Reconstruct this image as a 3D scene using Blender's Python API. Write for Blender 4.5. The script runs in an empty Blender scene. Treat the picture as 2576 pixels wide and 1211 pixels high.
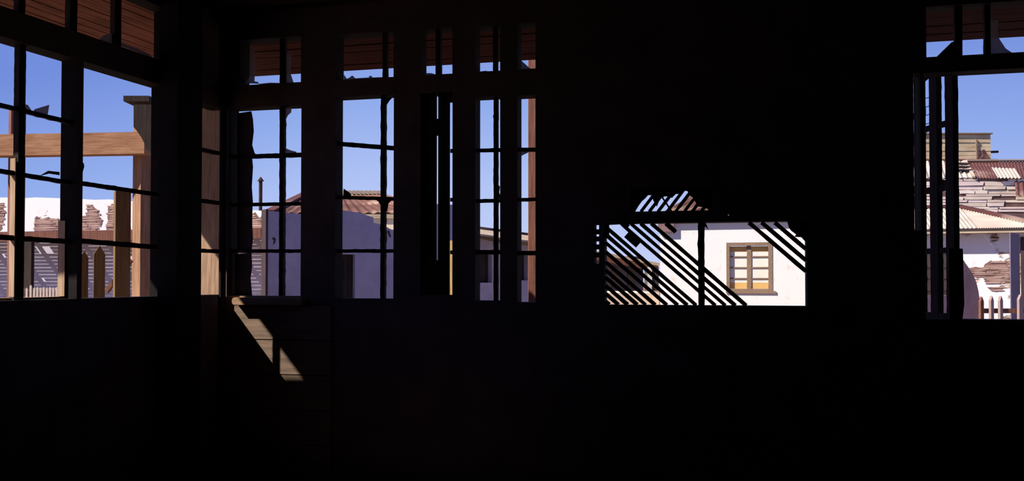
import bpy, math, random
from mathutils import Vector, Matrix
random.seed(7)
SC = bpy.context.scene
COL = SC.collection

# ------------------------------------------------------------------ camera
FPX = 2200.0; CX = 1288.0; CY = 605.5; SH = 51.0; EYE = 1.2; TAN = 0.02
cam = bpy.data.cameras.new('camera')
cam.sensor_fit = 'HORIZONTAL'; cam.sensor_width = 36.0
cam.lens = FPX / 2576 * 36.0
cam.shift_y = SH / 2576
cam.clip_start = 0.05; cam.clip_end = 800
co = bpy.data.objects.new('camera', cam); COL.objects.link(co)
TH = math.atan(TAN)
co.location = (0, 0, EYE); co.rotation_euler = (math.pi/2 + TH, 0, 0)
SC.camera = co

# ------------------------------------------------------------------ colour management, sun, sky
vs = SC.view_settings
SC.display_settings.display_device = 'sRGB'
vs.view_transform = 'Standard'; vs.look = 'None'; vs.gamma = 1.0
vs.use_curve_mapping = False; vs.exposure = 0.0

SUN_DIR = Vector((1.0, 0.35, -1.03)).normalized()
sl = bpy.data.lights.new('sun', 'SUN'); sl.energy = 9.5; sl.angle = math.radians(0.53)
sl.color = (1.0, 0.93, 0.84)
so = bpy.data.objects.new('sun', sl); COL.objects.link(so)
so.rotation_euler = SUN_DIR.to_track_quat('-Z', 'Y').to_euler()
so.location = (-8, -3, 14)

world = bpy.data.worlds.new('sky'); SC.world = world; world.use_nodes = True
wn = world.node_tree; wn.nodes.clear()
def N(nt, t, **kw):
    n = nt.nodes.new(t)
    for k, v in kw.items(): setattr(n, k, v)
    return n
def MATH(nt, op, a, b=None, clamp=False):
    n = N(nt, 'ShaderNodeMath', operation=op); n.use_clamp = clamp
    for i, v in enumerate((a, b)):
        if v is None: continue
        if isinstance(v, (int, float)): n.inputs[i].default_value = v
        else: nt.links.new(v, n.inputs[i])
    return n.outputs[0]
def RAMP(nt, fac, stops, interp='LINEAR'):
    r = N(nt, 'ShaderNodeValToRGB'); cr = r.color_ramp; cr.interpolation = interp
    while len(cr.elements) < len(stops): cr.elements.new(0.5)
    for e, (p, c) in zip(cr.elements, stops):
        e.position = p; e.color = (*c, 1)
    if fac is not None: nt.links.new(fac, r.inputs[0])
    return r.outputs[0]
tc = N(wn, 'ShaderNodeTexCoord'); sx = N(wn, 'ShaderNodeSeparateXYZ')
wn.links.new(tc.outputs['Generated'], sx.inputs[0])
lft = MATH(wn, 'MULTIPLY', MATH(wn, 'MAXIMUM', MATH(wn, 'SUBTRACT', -0.17, sx.outputs[0]), 0.0), 0.33)
rgt = MATH(wn, 'MULTIPLY', MATH(wn, 'MAXIMUM', sx.outputs[0], 0.0), 0.10)
v = MATH(wn, 'ADD', sx.outputs[2], MATH(wn, 'ADD', lft, rgt))
skyc = RAMP(wn, v, [(0.0, (.60, .66, .92)), (.1, (.45, .56, .92)), (.19, (.29, .42, .84)), (.3, (.17, .27, .72)), (1.0, (.06, .12, .45))])
bg = N(wn, 'ShaderNodeBackground'); bg.inputs[1].default_value = 1.0
wn.links.new(skyc, bg.inputs[0])
wo = N(wn, 'ShaderNodeOutputWorld'); wn.links.new(bg.outputs[0], wo.inputs[0])

# ------------------------------------------------------------------ geometry helpers
def ray(px, py):
    x = (px - CX) / FPX; y = -(py - CY - SH) / FPX
    c, s = math.cos(TH), math.sin(TH)
    return Vector((x, c - y*s, s + y*c))
def at(px, py, D):
    """point at ground distance D (along world y) that the view ray of a photo pixel reaches"""
    r = ray(px, py); return Vector((0, 0, EYE)) + r * (D / r.y)
def zat(py, D, px=1288): return at(px, py, D).z

class Frame:
    """a local frame: x along a wall, y outward, z up"""
    def __init__(s, ox, oy, ang):
        s.o = Vector((ox, oy, 0)); s.a = ang
        s.u = Vector((math.cos(ang), math.sin(ang), 0)); s.n = Vector((-math.sin(ang), math.cos(ang), 0))
    def world(s, p): return s.o + s.u*p[0] + s.n*p[1] + Vector((0, 0, p[2]))
    def uz(s, px, py, w=0.0):
        r = ray(px, py); e = Vector((0, 0, EYE))
        d = (s.o + s.n*w - Vector((0, 0, 0)))
        t = (d.dot(s.n) - e.dot(s.n)) / r.dot(s.n)
        p = e + r*t
        return ((p - s.o).dot(s.u), p.z)
WORLD = Frame(0, 0, 0)

class MB:
    def __init__(s, fr=WORLD): s.v = []; s.f = []; s.fr = fr
    def add(s, vs_, fs_):
        n = len(s.v); s.v += [tuple(p) for p in vs_]; s.f += [tuple(i + n for i in f) for f in fs_]; return s
    def box(s, x0, x1, y0, y1, z0, z1):
        return s.add([(x0,y0,z0),(x1,y0,z0),(x1,y1,z0),(x0,y1,z0),(x0,y0,z1),(x1,y0,z1),(x1,y1,z1),(x0,y1,z1)],
              [(0,3,2,1),(4,5,6,7),(0,1,5,4),(1,2,6,5),(2,3,7,6),(3,0,4,7)])
    def prism(s, pts, y0, y1):
        """polygon in x,z extruded in y"""
        a = sum(pts[i][0]*pts[(i+1) % len(pts)][1] - pts[(i+1) % len(pts)][0]*pts[i][1] for i in range(len(pts)))
        if a < 0: pts = pts[::-1]
        n = len(pts)
        vs_ = [(x, y0, z) for x, z in pts] + [(x, y1, z) for x, z in pts]
        fs_ = [tuple(range(n)), tuple(range(2*n-1, n-1, -1))] + [(i, i+n, (i+1) % n + n, (i+1) % n) for i in range(n)]
        return s.add(vs_, fs_)
    def slab(s, pts, off):
        """any planar polygon of 3-D points, thickened by the vector off"""
        n = len(pts); off = Vector(off)
        vs_ = [Vector(p) for p in pts] + [Vector(p) + off for p in pts]
        fs_ = [tuple(range(n)), tuple(range(2*n-1, n-1, -1))] + [(i, i+n, (i+1) % n + n, (i+1) % n) for i in range(n)]
        return s.add(vs_, fs_)
    def bar(s, p, q, w, h, ref=(0, 0, 1)):
        p, q = Vector(p), Vector(q); d = (q - p).normalized(); ref = Vector(ref)
        a = d.cross(ref).normalized() * (w/2); b = a.normalized().cross(d).normalized() * (h/2)
        vs_ = [p-a-b, p+a-b, p+a+b, p-a+b, q-a-b, q+a-b, q+a+b, q-a+b]
        return s.add(vs_, [(0,3,2,1),(4,5,6,7),(0,1,5,4),(1,2,6,5),(2,3,7,6),(3,0,4,7)])
    def vjag(s, xc, half, z0, z1, y0, y1, amp=.002, step=.03):
        n = max(3, int((z1-z0)/step)); L = []; R = []
        for i in range(n+1):
            z = z0 + (z1-z0)*i/n; e = 0 if i in (0, n) else 1
            L.append((xc - half - e*abs(random.gauss(0, amp)), z)); R.append((xc + half + e*abs(random.gauss(0, amp)), z))
        return s.prism(L + R[::-1], y0, y1)
    def hjag(s, x0, x1, za, zb, half, y0, y1, amp=.0015, step=.03):
        n = max(3, int((x1-x0)/step)); A = []; B = []
        for i in range(n+1):
            x = x0 + (x1-x0)*i/n; z = za + (zb-za)*i/n
            A.append((x, z - half - abs(random.gauss(0, amp)))); B.append((x, z + half + abs(random.gauss(0, amp))))
        return s.prism(A + B[::-1], y0, y1)
    def cyl(s, p, q, r0, r1, n=16):
        p, q = Vector(p), Vector(q); d = (q-p).normalized()
        a = d.orthogonal().normalized(); b = d.cross(a)
        ring = lambda c, r: [c + a*(r*math.cos(2*math.pi*i/n)) + b*(r*math.sin(2*math.pi*i/n)) for i in range(n)]
        vs_ = ring(p, r0) + ring(q, r1)
        return s.add(vs_, [tuple(range(n-1, -1, -1)), tuple(range(n, 2*n))] + [(i, (i+1) % n, (i+1) % n + n, i+n) for i in range(n)])
    def corrugated(s, A, B, C, D, period=.09, amp=.014, thick=.006):
        """corrugated sheet on the quad A B (eave) - D C (ridge); ribs run from eave to ridge"""
        A, B, C, D = map(Vector, (A, B, C, D)); nrm = (B-A).cross(D-A).normalized()
        L = max((B-A).length, (C-D).length); n = max(8, int(L/period*6)); vs_ = []; fs_ = []
        for k in (0, 1):
            for i in range(n+1):
                t = i/n; o = nrm*(amp*math.sin(2*math.pi*L*t/period) - k*thick)
                vs_.append(A.lerp(B, t) + o); vs_.append(D.lerp(C, t) + o)
        m = 2*(n+1)
        for i in range(n):
            a = 2*i; fs_.append((a, a+2, a+3, a+1)); fs_.append((m+a, m+a+1, m+a+3, m+a+2))
            fs_.append((a, m+a, m+a+2, a+2)); fs_.append((a+1, a+3, m+a+3, m+a+1))
        fs_.append((0, 1, m+1, m)); fs_.append((2*n, m+2*n, m+2*n+1, 2*n+1))
        return s.add(vs_, fs_)
    def build(s, name, mat, parent=None, base=(0, 0, 0)):
        me = bpy.data.meshes.new(name); b = Vector(base)
        if parent is not None: b = Vector(parent['_base'])
        me.from_pydata([tuple(Vector(p) - b) for p in s.v], [], s.f); me.update()
        me.materials.append(mat)
        import bmesh
        bm = bmesh.new(); bm.from_mesh(me); bmesh.ops.recalc_face_normals(bm, faces=bm.faces[:]); bm.to_mesh(me); bm.free()
        o = bpy.data.objects.new(name, me); COL.objects.link(o)
        if parent is not None:
            o.parent = parent; o['_base'] = parent['_base']
            if parent.type == 'MESH': pass
        else:
            o.location = s.fr.world(b); o.rotation_euler = (0, 0, s.fr.a); o['_base'] = list(b)
        return o
def thing(name, label, cat, base, fr=WORLD, group=None, kind=None):
    o = bpy.data.objects.new(name, None); COL.objects.link(o)
    o.location = fr.world(base); o.rotation_euler = (0, 0, fr.a); o['_base'] = list(base)
    o.empty_display_size = .1
    tag(o, label, cat, group, kind); return o
def tag(o, label, cat, group=None, kind=None):
    o['label'] = label; o['category'] = cat
    if group: o['group'] = group
    if kind: o['kind'] = kind
    return o
def structure(o, label, cat): return tag(o, label, cat, None, 'structure')

# ------------------------------------------------------------------ materials
def material(name):
    m = bpy.data.materials.new(name); m.use_nodes = True; nt = m.node_tree; nt.nodes.clear()
    out = N(nt, 'ShaderNodeOutputMaterial'); p = N(nt, 'ShaderNodeBsdfPrincipled')
    nt.links.new(p.outputs[0], out.inputs[0]); p.inputs['Roughness'].default_value = .9
    p.inputs['Specular IOR Level'].default_value = .12
    return m, nt, p
def coords(nt, scale):
    t = N(nt, 'ShaderNodeTexCoord'); mp = N(nt, 'ShaderNodeMapping'); mp.inputs['Scale'].default_value = scale
    nt.links.new(t.outputs['Object'], mp.inputs[0]); return mp.outputs[0]
def noise(nt, scale, nscale=1.0, detail=5, rough=.6):
    n = N(nt, 'ShaderNodeTexNoise'); n.inputs['Scale'].default_value = nscale
    n.inputs['Detail'].default_value = detail; n.inputs['Roughness'].default_value = rough
    nt.links.new(coords(nt, scale), n.inputs[0]); return n.outputs[0]
def bump(nt, p, h, strength=.3, dist=.02):
    b = N(nt, 'ShaderNodeBump'); b.inputs['Strength'].default_value = strength; b.inputs['Distance'].default_value = dist
    nt.links.new(h, b.inputs['Height']); nt.links.new(b.outputs[0], p.inputs['Normal'])
def mix(nt, f, a, b):
    n = N(nt, 'ShaderNodeMix', data_type='RGBA')
    for sck, vv in ((n.inputs[0], f), (n.inputs[6], a), (n.inputs[7], b)):
        if isinstance(vv, (int, float)): sck.default_value = vv
        elif isinstance(vv, tuple): sck.default_value = (*vv, 1)
        else: nt.links.new(vv, sck)
    return n.outputs[2]
def wood(name, lo, hi, scale=(30, 30, 2), bumps=.35, rough=.85):
    m, nt, p = material(name)
    n1 = noise(nt, scale, 1, 6, .65); n2 = noise(nt, (2, 2, 2), 1, 3)
    f = MATH(nt, 'ADD', MATH(nt, 'MULTIPLY', n1, .75), MATH(nt, 'MULTIPLY', n2, .35))
    c = RAMP(nt, f, [(.35, lo), (.68, hi)])
    nt.links.new(c, p.inputs['Base Color']); p.inputs['Roughness'].default_value = rough
    bump(nt, p, n1, bumps, .01); return m
def plain(name, c, var=.25, sc=4, rough=.9, bstr=.2):
    m, nt, p = material(name); n1 = noise(nt, (sc, sc, sc), 1, 6)
    lo = tuple(x*(1-var) for x in c); hi = tuple(min(1, x*(1+var)) for x in c)
    nt.links.new(RAMP(nt, n1, [(.3, lo), (.7, hi)]), p.inputs['Base Color']); p.inputs['Roughness'].default_value = rough
    bump(nt, p, n1, bstr, .02); return m
def plaster(name, white, under, thr=.56, sc=(1.1, 1.1, 1.6), stretch=(2, 2, 26), speck=.5, warm=(.55, .38, .25)):
    """flaking plaster over layered adobe"""
    m, nt, p = material(name)
    n = noise(nt, sc, 1, 5, .55)
    msk = RAMP(nt, n, [(thr-.012, (0, 0, 0)), (thr+.012, (1, 1, 1))])
    lay = noise(nt, stretch, 1, 4, .6)
    lo, hi = under
    uc = RAMP(nt, lay, [(.40, lo), (.50, hi), (.62, lo)])
    sp = noise(nt, (7, 7, 5), 1, 6, .7)
    wc = mix(nt, RAMP(nt, sp, [(.57, (0, 0, 0)), (.70, (speck, speck, speck))]), white, warm)
    c = mix(nt, msk, wc, uc)
    nt.links.new(c, p.inputs['Base Color'])
    h = MATH(nt, 'MULTIPLY', MATH(nt, 'SUBTRACT', MATH(nt, 'MULTIPLY', lay, .3), 1.0), msk)
    bump(nt, p, h, .5, .02); return m
def rust(name, a, b, c, sc=(1.2, 1.2, 3)):
    m, nt, p = material(name)
    n1 = noise(nt, sc, 1, 6, .6); n2 = noise(nt, (.5, .5, .5), 1, 3)
    f = MATH(nt, 'ADD', MATH(nt, 'MULTIPLY', n1, .6), MATH(nt, 'MULTIPLY', n2, .4))
    nt.links.new(RAMP(nt, f, [(.38, a), (.5, b), (.62, c)]), p.inputs['Base Color'])
    p.inputs['Roughness'].default_value = .75; bump(nt, p, n1, .25, .01); return m

M = {}
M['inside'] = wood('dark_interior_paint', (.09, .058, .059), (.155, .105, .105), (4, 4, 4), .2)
M['reveal'] = plain('shade_dark_reveal', (.012, .009, .009), .3, 6)  # near-black colour puts the shade of the recesses into the paint
M['dark_wood'] = wood('dark_timber', (.016, .011, .010), (.045, .032, .026), (30, 30, 3), .4)
M['boards'] = wood('worn_boarding', (.10, .07, .055), (.25, .17, .12), (2, 2, 30), .4)
M['sill'] = wood('worn_sill', (.22, .13, .075), (.42, .27, .16), (3, 30, 30), .3)
M['floor'] = wood('dusty_floorboards', (.06, .035, .03), (.12, .075, .065), (3, 30, 3), .3)
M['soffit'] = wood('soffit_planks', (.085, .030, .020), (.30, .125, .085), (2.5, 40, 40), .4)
M['soffit_dark'] = wood('shaded_soffit_planks', (.05, .016, .013), (.10, .036, .028), (2.5, 40, 40), .4)  # darker copy of the soffit wood, standing in for weaker bounce light
M['beam'] = wood('weathered_beam', (.20, .085, .04), (.42, .22, .12), (3, 30, 45), .4)
M['post'] = wood('weathered_post', (.16, .08, .045), (.36, .20, .115), (40, 40, 2.5), .4)
M['redpost'] = wood('brown_post', (.16, .065, .04), (.34, .15, .10), (40, 40, 2.5), .4)
M['darkpost'] = wood('stained_post', (.09, .035, .025), (.20, .085, .06), (40, 40, 2.5), .4)
M['picket'] = wood('fence_wood', (.10, .055, .025), (.20, .125, .06), (40, 40, 3), .4)
M['palepicket'] = wood('bleached_fence_wood', (.42, .32, .26), (.75, .62, .52), (40, 40, 3), .3)
M['cornerwood'] = wood('corner_timber', (.20, .12, .075), (.42, .27, .175), (40, 40, 4), .5)
M['greypicket'] = wood('pinkish_fence_wood', (.21, .145, .14), (.33, .235, .22), (40, 40, 3), .3)
M['ochre'] = wood('ochre_fence_wood', (.45, .28, .09), (.75, .52, .22), (40, 40, 3), .3)
M['adobe_white'] = plaster('peeling_white_wall', (.72, .69, .68), ((.13, .075, .06), (.52, .38, .32)), .665, (.8, .8, 1.6), (2, 2, 22))
M['facade_white'] = plaster('lime_washed_facade', (.68, .65, .63), ((.30, .18, .12), (.6, .45, .36)), .74, (1.5, 1.5, 1.5), (3, 3, 20), .75)
M['veranda_white'] = plaster('crumbling_veranda_wall', (.74, .675, .68), ((.10, .05, .035), (.62, .48, .38)), .56, (1.05, 1.05, 1.5), (1.5, 1.5, 20), .3)
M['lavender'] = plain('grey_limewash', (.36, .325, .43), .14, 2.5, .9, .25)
M['wall_shade'] = plain('violet_wall_shade', (.46, .43, .52), .12, 3)  # violet-grey tint of the shade under the lean-to, as wall colour
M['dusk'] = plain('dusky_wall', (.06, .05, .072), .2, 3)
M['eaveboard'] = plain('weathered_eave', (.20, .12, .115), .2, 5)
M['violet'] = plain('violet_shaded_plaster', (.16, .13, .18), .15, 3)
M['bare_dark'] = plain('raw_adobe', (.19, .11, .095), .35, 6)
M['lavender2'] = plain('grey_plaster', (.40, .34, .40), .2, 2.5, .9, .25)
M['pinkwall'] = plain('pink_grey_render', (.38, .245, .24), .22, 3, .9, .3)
M['cream'] = plain('cream_wall', (.78, .66, .46), .12, 2)
M['fascia'] = wood('pale_fascia', (.36, .27, .165), (.52, .42, .29), (2, 30, 30), .2)
M['rust'] = rust('rusty_iron', (.09, .038, .027), (.15, .072, .052), (.34, .23, .165))
M['rust2'] = rust('red_iron_roof', (.075, .028, .026), (.105, .042, .038), (.30, .21, .17), (.9, .3, .9))
M['galv'] = rust('pale_iron_roof', (.33, .265, .22), (.40, .335, .285), (.45, .40, .355))
M['ridge'] = plain('pale_ridge_tiles', (.38, .29, .21), .2, 3)
M['tank'] = wood('tank_boards', (.36, .26, .15), (.62, .49, .32), (1.5, 4, 14), .4)
M['ruin_dark'] = plain('dark_joints', (.15, .09, .085), .3, 5)
M['ruin_cream'] = plain('cream_blocks', (.82, .70, .60), .12, 3)
M['ruin_pink'] = plain('pink_blocks', (.78, .62, .56), .12, 3)
M['ruin_tan'] = plain('tan_blocks', (.68, .56, .45), .14, 3)
M['rubble'] = plaster('rubble_wall', (.80, .66, .56), ((.22, .13, .11), (.62, .46, .38)), .58, (.8, .8, 4.5), (1.4, 1.4, 16), .7)
M['bare'] = wood('bare_adobe', (.20, .115, .095), (.50, .34, .285), (1.6, 1.6, 22), .4)
M['sand'] = plain('sandy_ground', (.20, .138, .10), .2, 1.2, .95, .3)
M['bank'] = plain('sandy_bank', (.66, .52, .38), .15, 2, .95, .3)
M['iron'] = plain('rusted_pipe', (.05, .024, .02), .3, 10)
M['frame_brown'] = wood('brown_frame', (.15, .095, .06), (.26, .175, .12), (30, 30, 30), .2)
M['pane_white'] = plain('whitened_pane', (.66, .63, .55), .06, 3, .5, .05)
M['pane_yellow'] = plain('yellow_board', (.58, .36, .13), .12, 5, .8, .1)
M['dark'] = plain('dark_opening', (.03, .02, .02), .3, 4)
M['door_dark'] = wood('dark_door_wood', (.03, .02, .022), (.07, .045, .05), (40, 40, 3), .3)
M['greypane'] = plain('dull_pane', (.045, .034, .037), .2, 4, .6, .05)
M['grime'] = plain('grimy_glass', (.085, .055, .062), .35, 9, .5, .1)
M['paleframe'] = wood('sunlit_frame', (.26, .16, .10), (.50, .35, .24), (40, 40, 3), .3)  # pale colour standing in for sunlight on the left window frame
m, nt, p = material('dusty_glass')
n1 = noise(nt, (14, 14, 6), 1, 5)
nt.links.new(RAMP(nt, n1, [(.3, (.42, .36, .36)), (.7, (.62, .56, .56))]), p.inputs['Base Color'])
p.inputs['Roughness'].default_value = .4
tr = N(nt, 'ShaderNodeBsdfTranslucent'); tr.inputs[0].default_value = (.45, .4, .42, 1)
tp = N(nt, 'ShaderNodeBsdfTransparent'); tp.inputs[0].default_value = (.75, .75, .8, 1)
m1 = N(nt, 'ShaderNodeMixShader'); m1.inputs[0].default_value = .4
nt.links.new(p.outputs[0], m1.inputs[1]); nt.links.new(tr.outputs[0], m1.inputs[2])
m2 = N(nt, 'ShaderNodeMixShader'); m2.inputs[0].default_value = .18
nt.links.new(m1.outputs[0], m2.inputs[1]); nt.links.new(tp.outputs[0], m2.inputs[2])
nt.links.new(m2.outputs[0], nt.nodes['Material Output'].inputs[0]); M['glass'] = m

# ================================================================== SETTING: the dark room
GZ = -0.30                                        # floor and ground level
FZ = -0.38                                        # room floor
T = 0.14                                          # wall thickness
LW = Frame(-2.93, 5.0, math.atan2(.951, .309))    # left wall: x runs away from the camera
FW = Frame(-2.29, 6.97, math.atan2(-.233, .972))  # window wall: x runs to the right
def gap(fr, px0, px1, py0, py1):
    """opening (u0,u1,z0,z1) whose clear view spans these photo pixels through the wall's thickness"""
    cx, cy = (px0+px1)/2, (py0+py1)/2
    u0 = min(fr.uz(px0, cy, w)[0] for w in (0, T)); u1 = max(fr.uz(px1, cy, w)[0] for w in (0, T))
    z0 = min(fr.uz(cx, py1, w)[1] for w in (0, T)); z1 = max(fr.uz(cx, py0, w)[1] for w in (0, T))
    return [u0, u1, z0, z1]
def wall(fr, u0, u1, z0, z1, holes, name, mat, label, w0=0.0, w1=T):
    us = sorted({u0, u1, *[h[0] for h in holes], *[h[1] for h in holes]}); us = [u for u in us if u0 <= u <= u1]
    zs = sorted({z0, z1, *[h[2] for h in holes], *[h[3] for h in holes]}); zs = [z for z in zs if z0 <= z <= z1]
    def solid(i, j):
        if not (0 <= i < len(us)-1 and 0 <= j < len(zs)-1): return False
        u = (us[i]+us[i+1])/2; z = (zs[j]+zs[j+1])/2
        return not any(h[0] < u < h[1] and h[2] < z < h[3] for h in holes)
    mb = MB(fr)
    for i in range(len(us)-1):
        for j in range(len(zs)-1):
            if not solid(i, j): continue
            a, b, c, d = us[i], us[i+1], zs[j], zs[j+1]
            mb.add([(a,w0,c),(b,w0,c),(b,w0,d),(a,w0,d),(a,w1,c),(b,w1,c),(b,w1,d),(a,w1,d)],
                   [(0,1,2,3),(7,6,5,4)] + ([(0,3,7,4)] if not solid(i-1,j) else []) + ([(1,5,6,2)] if not solid(i+1,j) else [])
                   + ([(0,4,5,1)] if not solid(i,j-1) else []) + ([(3,2,6,7)] if not solid(i,j+1) else []))
    me = mb.build(name, mat); structure(me, label, 'wall')
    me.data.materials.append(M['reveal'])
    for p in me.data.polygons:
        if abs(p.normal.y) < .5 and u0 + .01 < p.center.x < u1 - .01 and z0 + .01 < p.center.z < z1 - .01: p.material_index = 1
    return me

# ---- left wall
gA = gap(LW, 60, 152, 130, 752); gA[0] = -.45
gB = gap(LW, 208, 379, 172, 749)
zb_ = (LW.uz(36, 118, T)[1] + LW.uz(300, 199, T)[1]) / 2
gA[3] = gB[3] = zb_; gA[2] = gB[2] = (gA[2] + gB[2]) / 2
zt_ = (LW.uz(100, 48, 0)[1] + LW.uz(350, 133, 0)[1]) / 2
gT = gap(LW, 60, 387, 60, 147); gT[0] = -.45; gT[2] = zt_; gT[3] = LW.uz(384, 33, T)[1] + .01
SILL = gB[2]
gN = [1.45, 2.2, SILL, 2.55]                      # narrow window by the corner
CEIL = 3.36
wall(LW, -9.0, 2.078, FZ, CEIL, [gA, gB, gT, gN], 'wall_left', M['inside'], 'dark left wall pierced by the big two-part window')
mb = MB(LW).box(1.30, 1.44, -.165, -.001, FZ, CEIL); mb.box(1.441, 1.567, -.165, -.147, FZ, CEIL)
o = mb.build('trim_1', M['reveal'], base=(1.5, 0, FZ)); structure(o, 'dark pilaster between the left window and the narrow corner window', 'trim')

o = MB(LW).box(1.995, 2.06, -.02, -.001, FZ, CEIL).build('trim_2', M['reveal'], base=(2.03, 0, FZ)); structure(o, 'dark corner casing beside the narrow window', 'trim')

def bars(win, fr, g, verticals, horizontals, w0=.045, w1=.085, mat=None, amp=.003):
    """mullions and glazing bars from photo pixels: verticals (px, py, halfwidth px); horizontals ((px,py),(px,py), halfheight px)"""
    mat = mat or M['dark_wood']
    wm = (w0+w1)/2
    for px, py, hp in verticals:
        u, _ = fr.uz(px, py, wm); u2, _ = fr.uz(px+hp, py, wm)
        MB(fr).vjag(u, max(.008, u2-u), g[2], g[3], w0, w1, amp*.4).build('mullion', mat, win)
    for (ax, ay), (bx, by), hp in horizontals:
        ua, za = fr.uz(ax, ay, wm); ub, zb = fr.uz(bx, by, wm); d = fr.uz(ax, ay-hp, wm)[1] - za
        sl_ = (zb-za)/(ub-ua); u0, u1 = g[0], g[1]
        MB(fr).hjag(u0, u1, za + sl_*(u0-ua), za + sl_*(u1-ua), d, w0+.006, w1-.006).build('glazing_bar', mat, win)
def shard(win, fr, pts, w=.066, th=.004, mat=None, name='glass_shard'):
    return MB(fr).prism([fr.uz(x, y, w) for x, y in pts], w, w+th).build(name, mat or M['glass'], win)

def window(name, label, fr, g):
    return thing(name, label, 'window', ((g[0]+g[1])/2, T/2, g[2]), fr, None, 'structure')

w1 = window('window_1', 'left part of the big left window, broken panes with a picket fence far behind', LW, gA)
bars(w1, LW, gA, [(48, 400, 8)], [])
ub_ = LW.uz(39, 550, .045)[0]
MB(LW).box(ub_-.004, ub_+.0035, .046, .086, gA[2]+.02, LW.uz(45, 400, .06)[1]).build('sunlit_bead', M['paleframe'], w1)  # pale strip only where sun strikes the lower mullion
MB(LW).box(gA[1]-.014, gA[1]-.001, .085, T, gA[2]+.016, LW.uz(150, 555, .1)[1]).build('sunlit_jamb', M['paleframe'], w1)  # pale strip painting the sunlit lower part of the pier's reveal
MB(LW).box(gA[0], gA[1]-.023, .09, T, gA[2]+.001, gA[2]+.014).build('sill_tread', M['sill'], w1)
MB(LW).box(gB[0]+.001, gB[1]-.001, .09, T, gB[2]+.001, gB[2]+.014).build('sill_tread', M['sill'], w2) if False else None
bars(w1, LW, gA, [], [((0, 265), (150, 302), 5), ((0, 431), (150, 456), 5), ((0, 597), (150, 607), 6)], amp=.004)
for pts in ([(55, 282), (58, 262), (70, 264), (78, 276), (82, 286)], [(82, 287), (88, 275), (124, 264), (120, 290), (98, 292)],
            [(100, 443), (112, 436), (122, 430), (150, 433), (150, 441), (124, 437)]):
    shard(w1, LW, pts, mat=M['dark_wood'] if pts[0][0] == 100 else None, name='splinter' if pts[0][0] == 100 else 'glass_shard')
w2 = window('window_2', 'right part of the big left window with timber frame and pickets behind', LW, gB)
bars(w2, LW, gB, [], [((208, 462), (375, 487), 5), ((208, 607), (375, 621), 6)])
shard(w2, LW, [(200, 405), (211, 411), (212, 420), (207, 438), (200, 440)], name='splinter', mat=M['dark_wood'])
w3 = window('window_3', 'transom light over the big left window showing the planked soffit', LW, gT)
bars(w3, LW, gT, [(49, 20, 8), (179, 40, 9), (291, 80, 8)], [])
shard(w3, LW, [(250, 100), (262, 88), (283, 84), (284, 112)]); shard(w3, LW, [(301, 114), (306, 108), (345, 122), (372, 134), (386, 146)])
w4 = window('window_4', 'narrow window in the left wall right beside the dark corner', LW, gN)
_m = MB(LW).vjag(1.68, .012, gN[2], gN[3], .05, .08, .001).build('mullion', M['dark_wood'], w4)
for py in (381, 508, 632):
    z = LW.uz(527, py, .06)[1]; MB(LW).hjag(1.451, 2.067, z, z, .014, .05, .08).build('glazing_bar', M['dark_wood'], w4)

# ---- window wall (facing)
F = {}
F['1t'] = gap(FW, 628, 757, 108, 210); F['1'] = gap(FW, 600, 757, 277, 748)
F['2t'] = gap(FW, 865, 990, 95, 197);  F['2'] = gap(FW, 862, 990, 250, 751)
F['3t'] = gap(FW, 1073, 1138, 84, 187); F['3'] = gap(FW, 1073, 1138, 243, 742)
F['4t'] = gap(FW, 1208, 1258, 78, 179); F['4'] = gap(FW, 1208, 1258, 252, 756)
F['5t'] = gap(FW, 1312, 1347, 72, 173); F['5'] = gap(FW, 1312, 1347, 249, 760)
F['h'] = gap(FW, 1527, 2025, 562, 768)                    # breach with the laths
F['hu'] = gap(FW, 1590, 1790, 478, 531)
F['hs'] = gap(FW, 1501, 1507, 567, 664)                   # slit
F['hp'] = gap(FW, 1831, 1834, 540, 543)                   # nail hole
F['6t'] = gap(FW, 2330, 2700, 20, 134); F['6'] = gap(FW, 2326, 2700, 186, 803)
F['6t'][3] = min(F['6t'][3], 3.06)
F['6s'] = gap(FW, 2299, 2305, 195, 580)
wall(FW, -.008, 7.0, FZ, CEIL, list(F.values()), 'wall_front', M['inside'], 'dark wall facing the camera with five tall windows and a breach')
tw = F['1t'][0]
# worn boarding under the first windows (a wainscot on the wall)
zs_ = F['1'][2] - .06
nb = 5; mbw = MB(FW)
hb = (zs_ - FZ - .02) / nb
for k in range(nb):
    z0 = FZ + .02 + k*hb
    mbw.prism([(.003, z0+.004), (F['2'][0]-.02, z0+.004), (F['2'][0]-.02, z0+hb-.004), (.003, z0+hb-.004)], -.022, -.001)
o = mbw.build('trim_10', M['boards'], base=(.4, 0, FZ)); structure(o, 'worn horizontal boarding below the first tall window', 'trim')

def tall(name, key, label):
    g = F[key]; gt = F[key + 't']
    return thing(name, label, 'window', ((g[0]+g[1])/2, T/2, g[2]), FW, None, 'structure')
def sillbox(win, g, ov=.05):
    MB(FW).box(g[0]-.03, g[1]+.03, -ov, -.0225 if False else -.001, g[2]-.05, g[2]-.002).build('window_sill', M['dark_wood'], win)
w5 = tall('window_5', '1', 'tall window nearest the corner with stove pipe and sunlit sill')
bars(w5, FW, F['1'], [(711, 450, 5)], [((640, 394), (757, 390), 5), ((640, 515), (757, 513), 4), ((640, 632), (757, 632), 4)], amp=.004)
bars(w5, FW, F['1t'], [(713, 160, 6)], [])
mb = MB(FW); zb = F['1'][2]; ue0 = FW.uz(584, 770, -.08)[0]
prof = [(ue0+.012, zb-.056), (ue0, zb-.040), (ue0, zb-.016), (ue0+.012, zb), (F['1'][1]+.05, zb), (F['1'][1]+.05, zb-.056)]
mb.prism(prof, -.085, -.001); o = mb.build('window_sill', M['sill'], w5)
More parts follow.
